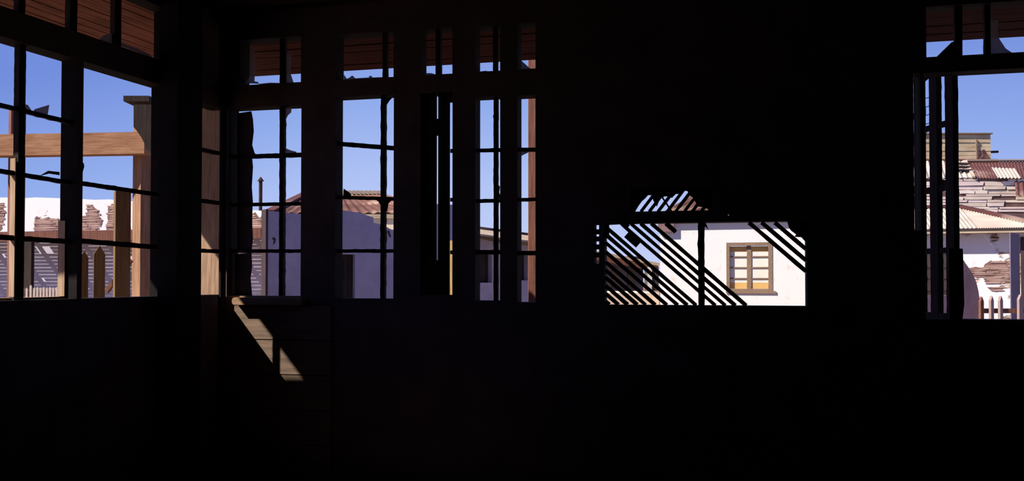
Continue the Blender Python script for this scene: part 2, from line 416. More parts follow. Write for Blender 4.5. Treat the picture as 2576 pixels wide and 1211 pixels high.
mb = MB(FW); mb.box(F['1'][0], F['1'][1], 0.0, T, zb-.001, zb+.012); mb.build('sill_tread', M['sill'], w5)
for pts in ([(597, 285), (632, 280), (636, 300), (638, 330), (634, 365), (640, 385), (648, 393), (597, 396)],
            [(597, 400), (634, 399), (636, 420), (633, 470), (636, 512), (597, 514)],
            [(597, 519), (635, 518), (634, 560), (636, 600), (633, 628), (597, 630)],
            [(597, 640), (632, 636), (634, 670), (630, 700), (634, 746), (590, 750), (590, 640)],
            [(716, 372), (730, 378), (745, 382), (746, 388), (716, 388)], [(712, 272), (733, 272), (732, 283), (724, 290), (719, 300), (721, 316), (712, 322)],
            [(654, 392), (655, 387), (662, 387), (662, 392)],):
    shard(w5, FW, pts, mat=M['grime'] if pts[0][0] < 600 else None)
for pts in ([(640, 210), (640, 205), (648, 206), (652, 211)], [(720, 132), (728, 130), (732, 146), (729, 180), (738, 208), (718, 210)],
            [(628, 120), (634, 118), (640, 130), (640, 210), (614, 210), (628, 195)], [(652, 211), (680, 208), (706, 209), (706, 214), (652, 214)]):
    shard(w5, FW, pts)
w6 = tall('window_6', '2', 'second tall window, rusty roof and shaded wall behind it')
bars(w6, FW, F['2'], [(965, 480, 5)], [((862, 363), (990, 373), 5), ((862, 497), (990, 501), 4), ((862, 632), (990, 632), 4)], amp=.005)
bars(w6, FW, F['2t'], [(970, 160, 5)], [])
shard(w6, FW, [(942, 501), (952, 508), (958, 518), (960, 532), (972, 532), (975, 512), (985, 502)], .05, .02, M['dark_wood'], 'bracket')
shard(w6, FW, [(964, 245), (986, 245), (978, 254), (969, 268), (964, 268)], .05, .01, M['dark_wood'], 'splinter')
shard(w6, FW, [(864, 475), (880, 486), (884, 497), (864, 497)], .05, .01, M['dark_wood'], 'splinter')
shard(w6, FW, [(865, 188), (872, 198), (878, 196), (886, 190), (894, 197), (928, 195), (929, 191), (934, 191), (937, 195), (965, 194), (965, 204), (865, 204)], .07, .004)
w7 = tall('window_7', '3', 'third tall window, boarded shut except for two bright slits')
bars(w7, FW, F['3t'], [(1104, 160, 6)], [])
shard(w7, FW, [(1073, 184), (1085, 184), (1098, 188), (1098, 192), (1073, 192)])
g = F['3']
uA = [FW.uz(px, 500, .06)[0] for px in (1098, 1103.5, 1131, 1138)]
zr = [FW.uz(1120, py, .06)[1] for py in (300, 342, 655, 742)]
MB(FW).box(g[0], uA[0], .045, .07, g[2], g[3]).build('shutter_board', M['dark_wood'], w7)
MB(FW).box(uA[1], uA[2], .045, .07, g[2], g[3]).build('shutter_board', M['dark_wood'], w7)
MB(FW).box(g[0], uA[2], .03, .0445, zr[1], zr[0]).build('shutter_batten', M['dark_wood'], w7)
MB(FW).box(g[0], uA[2], .03, .0445, g[2], zr[2]).build('shutter_batten', M['dark_wood'], w7)
for py in (380, 503, 635):
    z = FW.uz(1135, py, .085)[1]; MB(FW).hjag(uA[2], g[1], z, z, .013, .074, .09).build('glazing_bar', M['dark_wood'], w7)
z = FW.uz(1135, 258, .08)[1]; MB(FW).box(uA[2]-.01, g[1], .074, .09, z, g[3]).build('head_rail', M['dark_wood'], w7)
w8 = tall('window_8', '4', 'fourth tall window, slim, two uneven panes wide')
bars(w8, FW, F['4'], [(1248, 480, 4.5)], [((1208, 379), (1258, 378), 4), ((1208, 506), (1258, 505), 4), ((1208, 635), (1258, 635), 5)], amp=.004)
bars(w8, FW, F['4t'], [(1247, 160, 5)], [])
shard(w8, FW, [(1208, 180), (1222, 178), (1232, 181), (1242, 180), (1242, 186), (1208, 186)], .07)
shard(w8, FW, [(1240, 290), (1245, 288), (1246, 312), (1243, 312)], .05, .01, M['dark_wood'], 'splinter')
shard(w8, FW, [(1253, 465), (1257, 470), (1255, 484), (1258, 492), (1258, 500), (1253, 500)], .05, .01, M['dark_wood'], 'splinter')
w9 = tall('window_9', '5', 'fifth tall window, slimmest, with brown post behind it')
bars(w9, FW, F['5'], [], [((1312, 377), (1347, 377), 4.5), ((1312, 503), (1347, 502), 4), ((1312, 637), (1347, 637), 5)])
shard(w9, FW, [(1312, 153), (1334, 173), (1312, 175)], .06); shard(w9, FW, [(1312, 382), (1332, 382), (1312, 392)], .06)

# ---- right window with its casement standing open
w10 = tall('window_10', '6', 'wide window at the right edge with an open casement')
gt = F['6t']
bars(w10, FW, gt, [(2410, 110, 9), (2483, 110, 7)], [])
shard(w10, FW, [(2356, 143), (2394, 106), (2402, 104), (2402, 143)], .06, .006, M['dark_wood'], 'brace')
shard(w10, FW, [(2490, 48), (2512, 52), (2510, 80), (2514, 98), (2530, 122), (2545, 132), (2545, 142), (2490, 142)])
HX = FW.uz(2414, 500, .07)[0]
hinge = FW.world((HX, .155, 0)); far = at(2316, 600, 6.28)
SF = Frame(hinge.x, hinge.y, math.atan2(far.y - hinge.y, far.x - hinge.x))
LEN = (Vector((far.x, far.y, 0)) - Vector((hinge.x, hinge.y, 0))).length
zlo, zhi = F['6'][2] - .10, F['6'][3] + .12
sash = thing('casement_sash', 'open dark casement leaf standing outward at the right window', 'casement', (LEN/2, 0, zlo), SF)
def su(px): return SF.uz(px, 500, 0)[0]
st = [(0, su(2386)), (su(2364), su(2346)), (su(2324), LEN + .04)]
for a, b in st: MB(SF).vjag((a+b)/2, abs(b-a)/2, zlo, zhi, -.02, .02, .002).build('stile', M['dark_wood'], sash)
for z0, z1 in ((zhi-.035, zhi), (zlo, zlo+.13)): MB(SF).box(0, LEN+.04, -.019, .019, z0, z1).build('rail', M['dark_wood'], sash)
for py in (314, 474, 631):
    z = SF.uz(2370, py, 0)[1]; MB(SF).hjag(0, LEN, z, z, .018, -.015, .015).build('glazing_bar', M['dark_wood'], sash)
for py in (246, 268, 289, 311):
    z = SF.uz(2334, py, 0)[1]; MB(SF).bar((st[1][0], 0, z), (st[2][0], 0, z), .004, .004).build('wire', M['iron'], sash)
def sshard(pts): MB(SF).prism([SF.uz(x, y, 0) for x, y in pts], -.002, .002).build('glass_shard', M['dark_wood'], sash)
sshard([(2364, 460), (2372, 452), (2386, 455), (2386, 476), (2364, 478)]); sshard([(2326, 195), (2343, 192), (2326, 206)]); sshard([(2386, 285), (2381, 303), (2364, 312), (2364, 318), (2386, 312)])

# ---- laths in the breach
lath_screen = thing('lath_screen', 'diagonal wooden laths left across the breach in the dark wall', 'laths', ((F['h'][0]+F['h'][1])/2, .07, F['h'][2]), FW)
LG = F['h']
def lath(pA, pB, hw, clip, w=.06, matk='dark_wood'):
    """strip between two photo points, clipped to an opening (a little past its edge, tucked into the wall)"""
    (ua, za), (ub, zb) = FW.uz(*pA, w), FW.uz(*pB, w)
    u0, u1, z0, z1 = clip
    t0, t1 = 0.0, 1.0
    for p0, d, lo, hi in ((ua, ub-ua, u0, u1), (za, zb-za, z0, z1)):
        if abs(d) < 1e-9: continue
        a, b = (lo-p0)/d, (hi-p0)/d
        if a > b: a, b = b, a
        t0, t1 = max(t0, a), min(t1, b)
    if t1 - t0 < .02: return
    A = Vector((ua + (ub-ua)*t0, za + (zb-za)*t0)); B = Vector((ua + (ub-ua)*t1, za + (zb-za)*t1))
    d = (B-A).normalized(); nrm = Vector((-d.y, d.x)); L = (B-A).length
    n = max(2, int(L/.08)); P = []; Q = []
    for i in range(n+1):
        c = A.lerp(B, i/n); e = hw * (1 + random.uniform(-.10, .10))
        P.append(tuple(c + nrm*e)); Q.append(tuple(c - nrm*e))
    MB(FW).prism(P + Q[::-1], w, w + .012).build('lath', M[matk], lath_screen)
HW = .0135
x0 = 1640
k = 0
for xi in (1638, 1611, 1586, 1561, 1513, 1491, 1467, 1440, 1411, 1387, 1366, 1342, 1319, 1296):
    lath((xi, 562), (xi + 241, 771), HW*random.uniform(.9, 1.15), LG)
lath((1576, 590), (1606, 616), .026, LG, .048); lath((1566, 560), (1580, 572), .02, LG, .048)
lath((1675, 562), (1700, 584), .016, LG, .048)
for xi in (1884, 1916, 1949): lath((xi, 560), (xi + 152, 690), HW*1.05, LG)
MB(FW).vjag(FW.uz(1764.5, 660, .03)[0], FW.uz(1772, 660, .03)[0] - FW.uz(1764.5, 660, .03)[0], LG[2], LG[3], .0, .045, .002).build('stud', M['dark_wood'], lath_screen)
HU = F['hu']
lath_screen = thing('lath_screen', 'short slanting laths across the small hole above the dark beam', 'laths', ((HU[0]+HU[1])/2, .07, HU[2]), FW)
for xi in (1590, 1612, 1633, 1655, 1678, 1699, 1721, 1741, 1763):
    lath((xi, 533), (xi + 42, 478), HW*.8, HU)
lath((1655, 480), (1690, 533), .006, HU, .05)
# plaster still clinging round the breach
NP = 11
def plug(pts, w0=.02, w1=.058):
    global NP
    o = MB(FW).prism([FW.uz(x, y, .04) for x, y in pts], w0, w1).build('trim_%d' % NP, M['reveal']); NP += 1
    structure(o, 'dark plaster clinging round the breach in the wall', 'trim')
plug([(1586, 470), (1586, 533), (1597, 533), (1612, 508), (1622, 500), (1630, 491), (1640, 491), (1644, 506), (1652, 520), (1660, 500), (1672, 494), (1682, 494), (1690, 498), (1700, 488), (1712, 488), (1722, 480), (1730, 481), (1732, 491), (1742, 496), (1750, 510), (1755, 520), (1772, 521), (1782, 527), (1782, 533), (1800, 533), (1800, 470)])
plug([(1980, 555), (1985, 573), (1990, 580), (2003, 590), (1999, 596), (2016, 597), (2030, 612), (2030, 555)])
plug([(1522, 556), (1522, 600), (1532, 600), (1532, 566), (1600, 563), (1600, 556)])
plug([(1757, 560), (1775, 560), (1783, 579), (1774, 570), (1770, 580), (1757, 580)])
for py in (584, 602, 622, 642):
    u0, u1, _, _ = F['hs']; z = FW.uz(1504, py, .06)[1]
    o = MB(FW).box(u0, u1, .03, .05, z-.018, z+.018).build('trim_%d' % NP, M['dark_wood']); NP += 1; structure(o, 'lath end crossing the slit beside the breach', 'trim')

EDL = 1.325
# ---- rest of the room
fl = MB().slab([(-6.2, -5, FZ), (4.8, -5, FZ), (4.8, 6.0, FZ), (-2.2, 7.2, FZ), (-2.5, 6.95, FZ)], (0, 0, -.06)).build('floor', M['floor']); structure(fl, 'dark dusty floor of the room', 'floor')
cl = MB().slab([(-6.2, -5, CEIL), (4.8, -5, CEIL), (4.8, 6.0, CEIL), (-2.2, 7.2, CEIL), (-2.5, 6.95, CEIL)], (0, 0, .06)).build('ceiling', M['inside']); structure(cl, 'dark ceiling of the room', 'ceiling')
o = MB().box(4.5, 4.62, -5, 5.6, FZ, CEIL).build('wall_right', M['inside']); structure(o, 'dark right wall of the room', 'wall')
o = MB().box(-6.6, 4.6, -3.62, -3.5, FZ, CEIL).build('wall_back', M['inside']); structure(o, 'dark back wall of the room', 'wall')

# ---- planked eaves outside both window walls
def eave(fr, u0, u1, depth, z_in, z_out, name, label, mat=None, pitch=.085):
    mb = MB(fr); n = int((depth)/pitch)
    pw = depth/n
    for i in range(n):
        wa = T + .001 + i*pw; wb = wa + pw - .008
        za = z_in + (z_out-z_in)*(i/n); zb2 = z_in + (z_out-z_in)*((i+.9)/n)
        zz = random.uniform(-.003, .003)
        mb.add([(u0,wa,za+zz),(u1,wa,za+zz),(u1,wb,zb2+zz),(u0,wb,zb2+zz),(u0,wa,za+.03),(u1,wa,za+.03),(u1,wb,zb2+.03),(u0,wb,zb2+.03)],
               [(0,3,2,1),(4,5,6,7),(0,1,5,4),(1,2,6,5),(2,3,7,6),(3,0,4,7)])
    mb.add([(u0,0,z_in+.06),(u1,0,z_in+.06),(u1,T+depth,z_out+.034),(u0,T+depth,z_out+.034),(u0,0,z_in+.12),(u1,0,z_in+.12),(u1,T+depth,z_out+.07),(u0,T+depth,z_out+.07)],
           [(0,3,2,1),(4,5,6,7),(0,1,5,4),(1,2,6,5),(2,3,7,6),(3,0,4,7)])
    o = mb.build(name, mat or M['soffit'], base=((u0+u1)/2, T, z_in)); structure(o, label, 'eave')
eave(LW, -.57, .44, 1.50, 3.24, 3.01, 'trim_3', 'brown planked soffit of the near left eave, deepened out of view to block sun')  # extra depth, out of view, keeps sun from entering the left window
eave(LW, .45, 2.9, EDL, 3.24, 3.045, 'trim_5', 'brown planked soffit of the eave along the left wall')
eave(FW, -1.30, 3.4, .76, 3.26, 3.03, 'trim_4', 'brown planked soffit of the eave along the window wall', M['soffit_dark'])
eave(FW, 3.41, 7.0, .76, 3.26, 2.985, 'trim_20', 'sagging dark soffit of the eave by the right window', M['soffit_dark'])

# ================================================================== OUTSIDE
g = MB().slab([(-90, 7.9, GZ-.005), (-90, -20, GZ-.005), (-7.0, -20, GZ-.005), (-2.6, 7.2, GZ-.005), (5.2, 6.3, GZ-.005), (90, 6.3, GZ-.005), (90, 160, GZ-.005), (-90, 160, GZ-.005)], (0, 0, -.3)).build('ground', M['sand'])
structure(g, 'sandy ground outside the building', 'ground')

# corner post seen through the narrow window
b = LW.world((2.26, .30, GZ))
cp = MB(LW).box(2.09, 2.26, .012, .36, GZ, 3.10).build('corner_post', M['cornerwood'], base=(2.17, .18, GZ)); tag(cp, 'thick grained timber post outside the narrow corner window, lit at its foot', 'post')

# gate frame: two capped posts and a beam
DG = 9.0
gate = thing('timber_frame', 'heavy weathered timber frame of beam and capped posts outside the left window', 'timber frame', (at(190, 700, DG).x, DG, GZ))
def post_at(px0, px1, D, ztop, name, mat, parent, rot=0.0, depth=None, z0=GZ):
    a, b = at(px0, 700, D), at(px1, 700, D); w = (b.x-a.x); c = (a+b)/2; dd = depth or w
    cs, sn = math.cos(rot), math.sin(rot); pts = []
    k = abs(cs) + abs(sn)*dd/w
    for x, y in ((-w/2/k, -dd/2/k), (w/2/k, -dd/2/k), (w/2/k, dd/2/k), (-w/2/k, dd/2/k)):
        pts.append((c.x + x*cs - y*sn, D + x*sn + y*cs, z0))
    return MB().slab(pts, (0, 0, ztop-z0)).build(name, mat, parent)
zc = zat(262, DG)
post_at(334, 380, DG+.12, zc, 'post', M['post'], gate, math.radians(57))
post_at(16, 62, DG+.25, zat(278, DG+.25), 'post', M['darkpost'], gate, math.radians(40))
a = at(320, 262, DG-.05); b = at(384, 248, DG-.05)
MB().box(a.x, b.x, DG-.14, DG+.3, zc+.001, zat(248, DG)).build('post_cap', M['dark_wood'], gate)
pa, pb = at(-60, 369, DG+.12), at(372, 362, DG-.03)
mb = MB(); t_ = (pb-pa).normalized()
mb.bar(pa, pb, .15, zat(335, DG)-zat(389, DG)); mb.build('beam', M['beam'], gate)

MB().prism([(at(x, y, DG-.13).x, at(x, y, DG-.13).z) for x, y in ((336, 263), (380, 263), (380, 386), (371, 377), (355, 345), (343, 328), (336, 320))], DG-.13, DG-.106).build('shadow_board', M['dark_wood'], gate)  # dark board cut to the cap's diagonal shadow on post and beam

# near picket fence with its gate post
nf = thing('picket_fence', 'near fence of pointed pickets with a tall post under the timber frame', 'fence', (at(260, 700, 7.7).x, 7.7, GZ))
def picket(px0, px1, D, ytop, ysh, parent, mat, th=.03, rot=0.0):
    a, b = at(px0, 700, D), at(px1, 700, D); z1, z0 = zat(ytop, D), zat(ysh, D); c = (a.x+b.x)/2; w = (b.x-a.x)/2
    mb = MB().prism([(c-w, GZ), (c+w, GZ), (c+w, z0), (c, z1), (c-w, z0)], D, D+th)
    if rot:
        cs, sn = math.cos(rot), math.sin(rot); mb.v = [(c + (x-c)*cs - (y-D)*sn, D + (x-c)*sn + (y-D)*cs, z) for x, y, z in mb.v]
    return mb.build('picket', mat, parent)
picket(202, 221, 7.75, 632, 648, nf, M['picket'], .05, .5)
picket(237, 263, 7.7, 618, 640, nf, M['picket'], .06, .5)
post_at(282, 330, 7.65, zat(482, 7.65), 'gate_post', M['picket'], nf, math.radians(32), .16)
a, b = at(196, 700, 7.82), at(340, 700, 7.82)
MB().box(a.x, b.x, 7.80, 7.84, zat(760, 7.8)-.12, zat(760, 7.8)-.02).build('rail', M['picket'], nf)
a, b = at(330, 655, 7.9), at(268, 735, 7.9)
MB().bar(a, b, .03, .05, (0, 1, 0)).build('diagonal_brace', M['redpost'], nf)

# far adobe wall with a slatted lean-to in front of it
AW = Frame(at(300, 700, 16).x, 16.0, math.atan2(-.25, .97))
def aw(px, py, w=0.0): return AW.uz(px, py, w)
top = [(-500, 490), (-170, 495), (-40, 498), (30, 497), (58, 499), (90, 497), (150, 499), (205, 501), (235, 503), (275, 502), (292, 505), (372, 508), (480, 517), (560, 521), (636, 529), (664, 531)]
pts = [aw(x, y) for x, y in top]
pts = [(pts[0][0], GZ)] + pts + [(pts[-1][0], GZ)]
o = MB(AW).prism(pts, 0, .4).build('adobe_wall', M['adobe_white'], base=(0, 0, GZ)); tag(o, 'long white adobe wall with flaking plaster behind the slatted lean-to', 'wall')
def bare(fr, px_poly, parent, w=0.0, row=.045, seed=3):
    """patch where the plaster has fallen: thin uneven courses of bare adobe on the wall face"""
    rr = random.Random(seed); P = [fr.uz(x, y, w) for x, y in px_poly]; mb = MB(fr)
    z = min(p[1] for p in P); zm = max(p[1] for p in P); J = []
    for a, b in zip(P, P[1:] + P[:1]):
        n = max(1, int(math.hypot(b[0]-a[0], b[1]-a[1])/.05))
        for i in range(n): J.append((a[0] + (b[0]-a[0])*i/n + rr.gauss(0, .018), a[1] + (b[1]-a[1])*i/n + rr.gauss(0, .012)))
    base_ = MB(fr).prism(J, w - .004, w - .0005).build('bare_adobe_patch', M['bare_dark'], parent)
    while z < zm - .005:
        h = row*rr.uniform(.4, 1.1); zc_ = z + h/2; xs_ = []
        for a, b in zip(P, P[1:] + P[:1]):
            if (a[1] > zc_) != (b[1] > zc_): xs_.append(a[0] + (b[0]-a[0])*(zc_-a[1])/(b[1]-a[1]))
        xs_.sort()
        for x0_, x1_ in zip(xs_[::2], xs_[1::2]):
            x = x0_ + rr.uniform(-.05, .05); e = x1_ + rr.uniform(-.06, .06)
            while x < e - .02:
                L = min(rr.uniform(.15, .55), e - x)
                if rr.random() < .84:
                    dp = rr.uniform(.006, .014); k1, k2 = rr.uniform(.1, .4)*h, rr.uniform(.1, .4)*h
                    mb.prism([(x, z + k1), (x + L*.3, z + .1*h), (x + L - .006, z + k2), (x + L - .012, z + h - k1), (x + L*.6, z + h*.95), (x + .01, z + h - k2)], w - dp, w - .0042)
                x += L
        z += h
    mb.build('adobe_courses', M['bare'], parent); return base_
o['_base'] = [0, 0, GZ]
bare(AW, [(86, 580), (90, 556), (104, 549), (146, 551), (160, 560), (172, 580)], o, seed=1)
bare(AW, [(196, 582), (200, 548), (216, 540), (222, 516), (236, 517), (250, 534), (258, 560), (246, 582)], o, seed=2)
bare(AW, [(268, 582), (272, 545), (270, 520), (290, 512), (318, 520), (330, 582)], o, seed=4)
bare(AW, [(-30, 580), (-20, 515), (8, 511), (14, 535), (2, 582)], o, seed=5)
bare(AW, [(632, 596), (630, 545), (642, 533), (652, 548), (660, 540), (663, 596)], o, seed=6)
shed = thing('lean_to', 'slatted timber lean-to standing against the white adobe wall', 'lean-to', (0, -.5, GZ), AW)
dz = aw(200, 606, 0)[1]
MB(AW).box(aw(-490, 700)[0], aw(661, 700)[0], -.012, -.0005, GZ, dz).build('wall_shade_slab', M['wall_shade'], o)  # slab added to darken the lower wall like shade under the slats
ul, ur = aw(-480, 600, -.9)[0], aw(660, 600, -.9)[0]
zf0, zf1 = aw(200, 606, -.9)[1], aw(200, 581, -.9)[1]
MB(AW).box(ul, ur, -.95, -.87, zf0, zf1).build('front_beam', M['darkpost'], shed)
mb = MB(AW); zr_ = zf1 - .04
i = 0; w = -.868
while w < -.02:
    segs = [(ul, ur)]
    if -.22 < w < -.125: q = aw(100, 630)[0] - .26; segs = [(ul, q), (q + .32, ur)]
    elif random.random() < .25:
        c = random.uniform(ul+1, ur-1); segs = [(ul, c), (c + random.uniform(.1, .35), ur)]
    for s0, s1 in segs: mb.box(s0, s1, w, w + random.uniform(.027, .0315), zr_, zr_+.008)
    w += .0375
mb.build('slat_roof', M['darkpost'], shed)
n_r = 19
for k in range(n_r):
    u = ul + .2 + (ur-ul-.4)*k/(n_r-1); MB(AW).box(u-.04, u+.04, -.868, -.005, zr_-.05, zr_-.001).build('rafter', M['darkpost'], shed)
for px in (72, 470):
    u = aw(px, 680, -.91)[0]; hw_ = .085 if px == 72 else .06
    MB(AW).box(u-hw_, u+hw_, -.945, -.875, GZ, zf0-.001).build('post', M['dark_wood'], shed)

# small picket fence in the distance
lf = thing('picket_fence', 'small bleached picket fence far beyond the left window', 'fence', (at(105, 700, 13).x, 13, GZ))
for px, yt in ((58, 722), (67, 724), (77, 717), (86, 723), (94, 722), (102, 723), (110, 722), (118, 723), (126, 722), (134, 723), (142, 722), (150, 723)):
    picket(px-2.6, px+2.6, 13.0, yt, yt+4, lf, M['palepicket'], .02)
a, b = at(52, 735, 13.05), at(156, 735, 13.05)
MB().box(a.x, b.x, 13.021, 13.05, zat(745, 13), zat(735, 13)).build('rail', M['darkpost'], lf)
MB().box(a.x, b.x, 13.021, 13.05, .2, .28).build('rail', M['darkpost'], lf)

# stove pipe
DP = 17.6
sp = thing('stove_pipe', 'thin rusty stove pipe with a conical hood against the sky', 'chimney', (at(655.5, 700, DP).x, DP, GZ))
x = at(655.5, 500, DP).x
MB().cyl((x, DP, GZ), (x, DP, zat(455, DP)), .035, .035).build('pipe', M['iron'], sp)
MB().cyl((x, DP, zat(456, DP)), (x, DP, zat(445, DP)), .068, .004).build('hood', M['iron'], sp)
MB().cyl((x, DP, zat(461, DP)), (x, DP, zat(455, DP)), .015, .015).build('hood_stay', M['iron'], sp)

# shaded wall in front, with a dark doorway
p0 = at(673, 700, 11.0)
SW = Frame(p0.x, 11.0, math.atan2(.621, .784))
def sw(px, py, w=0.0): return SW.uz(px, py, w)
top = [(673, 531), (700, 533), (757, 539), (800, 537), (862, 529), (905, 536), (935, 546), (939, 546), (940, 561), (960, 565), (985, 578), (1040, 584), (1062, 586), (1063, 512), (1148, 516)]
pts = [(0, GZ)] + [sw(*t) for t in top]; pts += [(pts[-1][0], GZ)]
gw = thing('garden_wall', 'shaded grey-lavender wall with a stepped top beyond the first tall windows', 'wall', (2.0, 0, GZ), SW)
u0, z0 = sw(846, 640); u1, _ = sw(893, 640); z1 = z0
mb = MB(SW)
iL = [p for p in pts[1:-1] if p[0] <= u0]; iM = [p for p in pts[1:-1] if u0 < p[0] < u1]; iR = [p for p in pts[1:-1] if p[0] >= u1]
def topz(u):
    q = pts[1:-1]
    for a, b in zip(q, q[1:]):
        if a[0] <= u <= b[0]: return a[1] + (b[1]-a[1])*(u-a[0])/(b[0]-a[0])
mb.prism([(0, GZ)] + iL + [(u0, topz(u0)), (u0, GZ)], 0, .12)
mb.prism([(u0, z1), (u0, topz(u0))] + iM + [(u1, topz(u1)), (u1, z1)], 0, .12)
mb.prism([(u1, GZ), (u1, topz(u1))] + iR + [(pts[-1][0], GZ)], 0, .12)
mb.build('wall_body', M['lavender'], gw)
MB(SW).box(-.03, -.001, -.01, .13, GZ, pts[1][1]+.02).build('corner_board', M['door_dark'], gw)
d = MB(SW); d.box(u0+.001, u1-.001, .06, .10, GZ, z1-.001)
for i in range(1, 4): d.box(u0 + (u1-u0)*i/4 - .006, u0 + (u1-u0)*i/4 + .006, .05, .06, GZ, z1-.05)
d.build('plank_door', M['dark_wood'], gw)
shp = [sw(x, y, -.002) for x, y in ((684, 600), (690, 597), (694, 603), (691, 613), (687, 616), (689, 605))]
MB(SW).prism(shp, -.004, 0).build('plaster_scar', M['door_dark'], gw)
shp = [sw(x, y, -.002) for x, y in ((974, 582), (979, 580), (981, 588), (984, 597), (980, 597), (977, 590))]
MB(SW).prism(shp, -.004, 0).build('plaster_scar', M['door_dark'], gw)

# house with the rusty hipped roof behind it
h1 = thing('rusty_roofed_house', 'low cream house under a rusty hipped roof behind the shaded wall', 'house', (at(900, 700, 16).x, 16, GZ))
a, b = at(690, 700, 14.9), at(1136, 700, 14.9)
MB().box(a.x, b.x, 14.535, 18.6, GZ, zat(538, 14.5)).build('wall_body', M['cream'], h1)
A = at(678, 531, 14.5); B = at(1144, 538, 14.5); C = at(1144, 492, 14.5); C.y = 17.2; C.x -= 1.6; D = at(775, 489, 17.2)
A.z = B.z = zat(536, 14.5); C.z = D.z = zat(489, 17.2)
MB().corrugated(A, B, C, D, .16, .014).build('roof_sheet', M['rust'], h1)
Eb = Vector((A.x, 19.9, A.z)); Bb = Vector((B.x, 19.9, B.z))
MB().corrugated(Eb, A, D, D, .16, .014).build('roof_sheet', M['rust'], h1)
MB().corrugated(Bb, Eb, D, C, .16, .014).build('roof_sheet', M['rust'], h1)
mb = MB(); n_t = 18
for k in range(n_t):
    p = D.lerp(C, k/n_t); q = D.lerp(C, (k+.93)/n_t); mb.bar(p + Vector((0, 0, .035)), q + Vector((0, 0, .02)), .22, .07)
mb.build('ridge_cap', M['ridge'], h1)
MB().bar(A + Vector((0, 0, .02)), D + Vector((0, 0, .03)), .16, .06).build('hip_cap', M['rust2'], h1)
MB().box(A.x, B.x, 14.50, 14.53, A.z-.09, A.z-.025).build('fascia', M['fascia'], h1)

# low house with sloping verge (fourth and fifth windows)
p0 = at(1152, 700, 15.2); SB = Frame(p0.x, 15.2, math.atan2(.621, .784))
h2 = thing('grey_walled_house', 'shaded grey house with a pale sloping roof edge beyond the slim windows', 'house', (1.2, 0, GZ), SB)
def sb(px, py, w=0.0): return SB.uz(px, py, w)
tp_ = [sb(1152, 595), sb(1208, 601), sb(1258, 612), sb(1345, 620), sb(1420, 628)]
wx0, wz0 = sb(1196, 712); wx1, wz1 = sb(1238, 634)
vx0, vz0 = sb(1290, 706); vx1, vz1 = sb(1328, 632)
def hz(u):
    for a, b in zip(tp_, tp_[1:]):
        if a[0] <= u <= b[0]: return a[1] + (b[1]-a[1])*(u-a[0])/(b[0]-a[0])
    return tp_[-1][1]
mb = MB(SB); cuts = [tp_[0][0], wx0, wx1, vx0, vx1, tp_[-1][0]]
for i in range(5):
    a, b = cuts[i], cuts[i+1]; mid = [(p[0], p[1]) for p in tp_ if a < p[0] < b]
    z0 = GZ
    if i in (1, 3):
        zl, zh = (wz0, wz1) if i == 1 else (vz0, vz1)
        mb.prism([(a, GZ), (a, zl), (b, zl), (b, GZ)], 0, .3); z0 = zh
    mb.prism([(a, z0), (a, hz(a))] + mid + [(b, hz(b)), (b, z0)], 0, .3)
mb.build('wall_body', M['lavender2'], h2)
for q0, q1, s0, s1 in ((wx0, wx1, wz0, wz1), (vx0, vx1, vz0, vz1)):
    MB(SB).box(q0+.001, q1-.001, .12, .15, s0+.001, s1-.001).build('shutter', M['dark_wood'], h2)
mb = MB(SB)
e = [sb(1160, 566, .14), sb(1208, 575, .14), sb(1330, 591, .14), sb(1430, 602, .14)]
for a, b in zip(e, e[1:]):
    mb.slab([(a[0],-.30,a[1]-.17),(b[0],-.30,b[1]-.15),(b[0],.14,b[1]),(a[0],.14,a[1])], (0, 0, -.03))
    mb.slab([(a[0],.14,a[1]),(b[0],.14,b[1]),(b[0] + (.7 if b is e[1] else 0),1.0,b[1]-.2),(a[0]+(.7 if a is e[0] or a is e[1] else 0),1.0,a[1]-.2)], (0, 0, -.03))
mb.build('roof', M['ridge'], h2)
mb = MB(SB)
for a, b in zip(e, e[1:]): mb.bar((a[0], .14, a[1]+.012), (b[0], .14, b[1]+.012), .08, .03)
mb.build('verge_strip', M['rust2'], h2)

# posts
o = post_at(1329, 1362, 8.6, 3.45, 'veranda_post', M['redpost'], None); tag(o, 'slim brown upright post behind the fifth tall window', 'post')
o = post_at(1122, 1146, 10.2, zat(606, 10.2), 'fence_post', M['ochre'], None); tag(o, 'short ochre fence post glimpsed through the boarded window slit', 'post')

# white house with the brown window (through the breach)
p0 = at(1880, 700, 18.0); HB = Frame(p0.x, 18.0, math.atan2(-.3, .954))
def hb_(px, py, w=0.0): return HB.uz(px, py, w)
h3 = thing('white_house', 'sunlit whitewashed house with a brown window seen through the breach', 'house', (0, 0, GZ), HB)
ul = hb_(1661, 700)[0]; ur = hb_(2150, 700)[0]; zt = hb_(1850, 556)[1]
fx0, fz1 = hb_(1827, 611); fx1, fz0 = hb_(1944, 735)
mb = MB(HB); DPT = .26
for a, b, c, d in ((ul, fx0, GZ, zt), (fx1, ur, GZ, zt), (fx0, fx1, GZ, fz0), (fx0, fx1, fz1, zt)): mb.box(a, b, 0, .3, c, d)
mb.box(ul, ul+.3, .3, 4.5, GZ, zt)
mb.build('wall_body', M['facade_white'], h3)
win = MB(HB); fr_ = .085
for a, b, c, d in ((fx0, fx0+fr_*.8, fz0, fz1), (fx1-fr_, fx1, fz0, fz1), (fx0+fr_*.8, fx1-fr_, fz1-fr_*.8, fz1), (fx0+fr_*.8, fx1-fr_, fz0, fz0+fr_*.6)): win.box(a+.001, b-.001, -.012, .12, c+.001, d-.001)
wobj = win.build('window_frame', M['frame_brown'], h3)
MB(HB).box(fx0-.01, fx1+.06, -.03, -.0125, fz0-.03, fz0+.02).build('window_sill', M['frame_brown'], wobj)
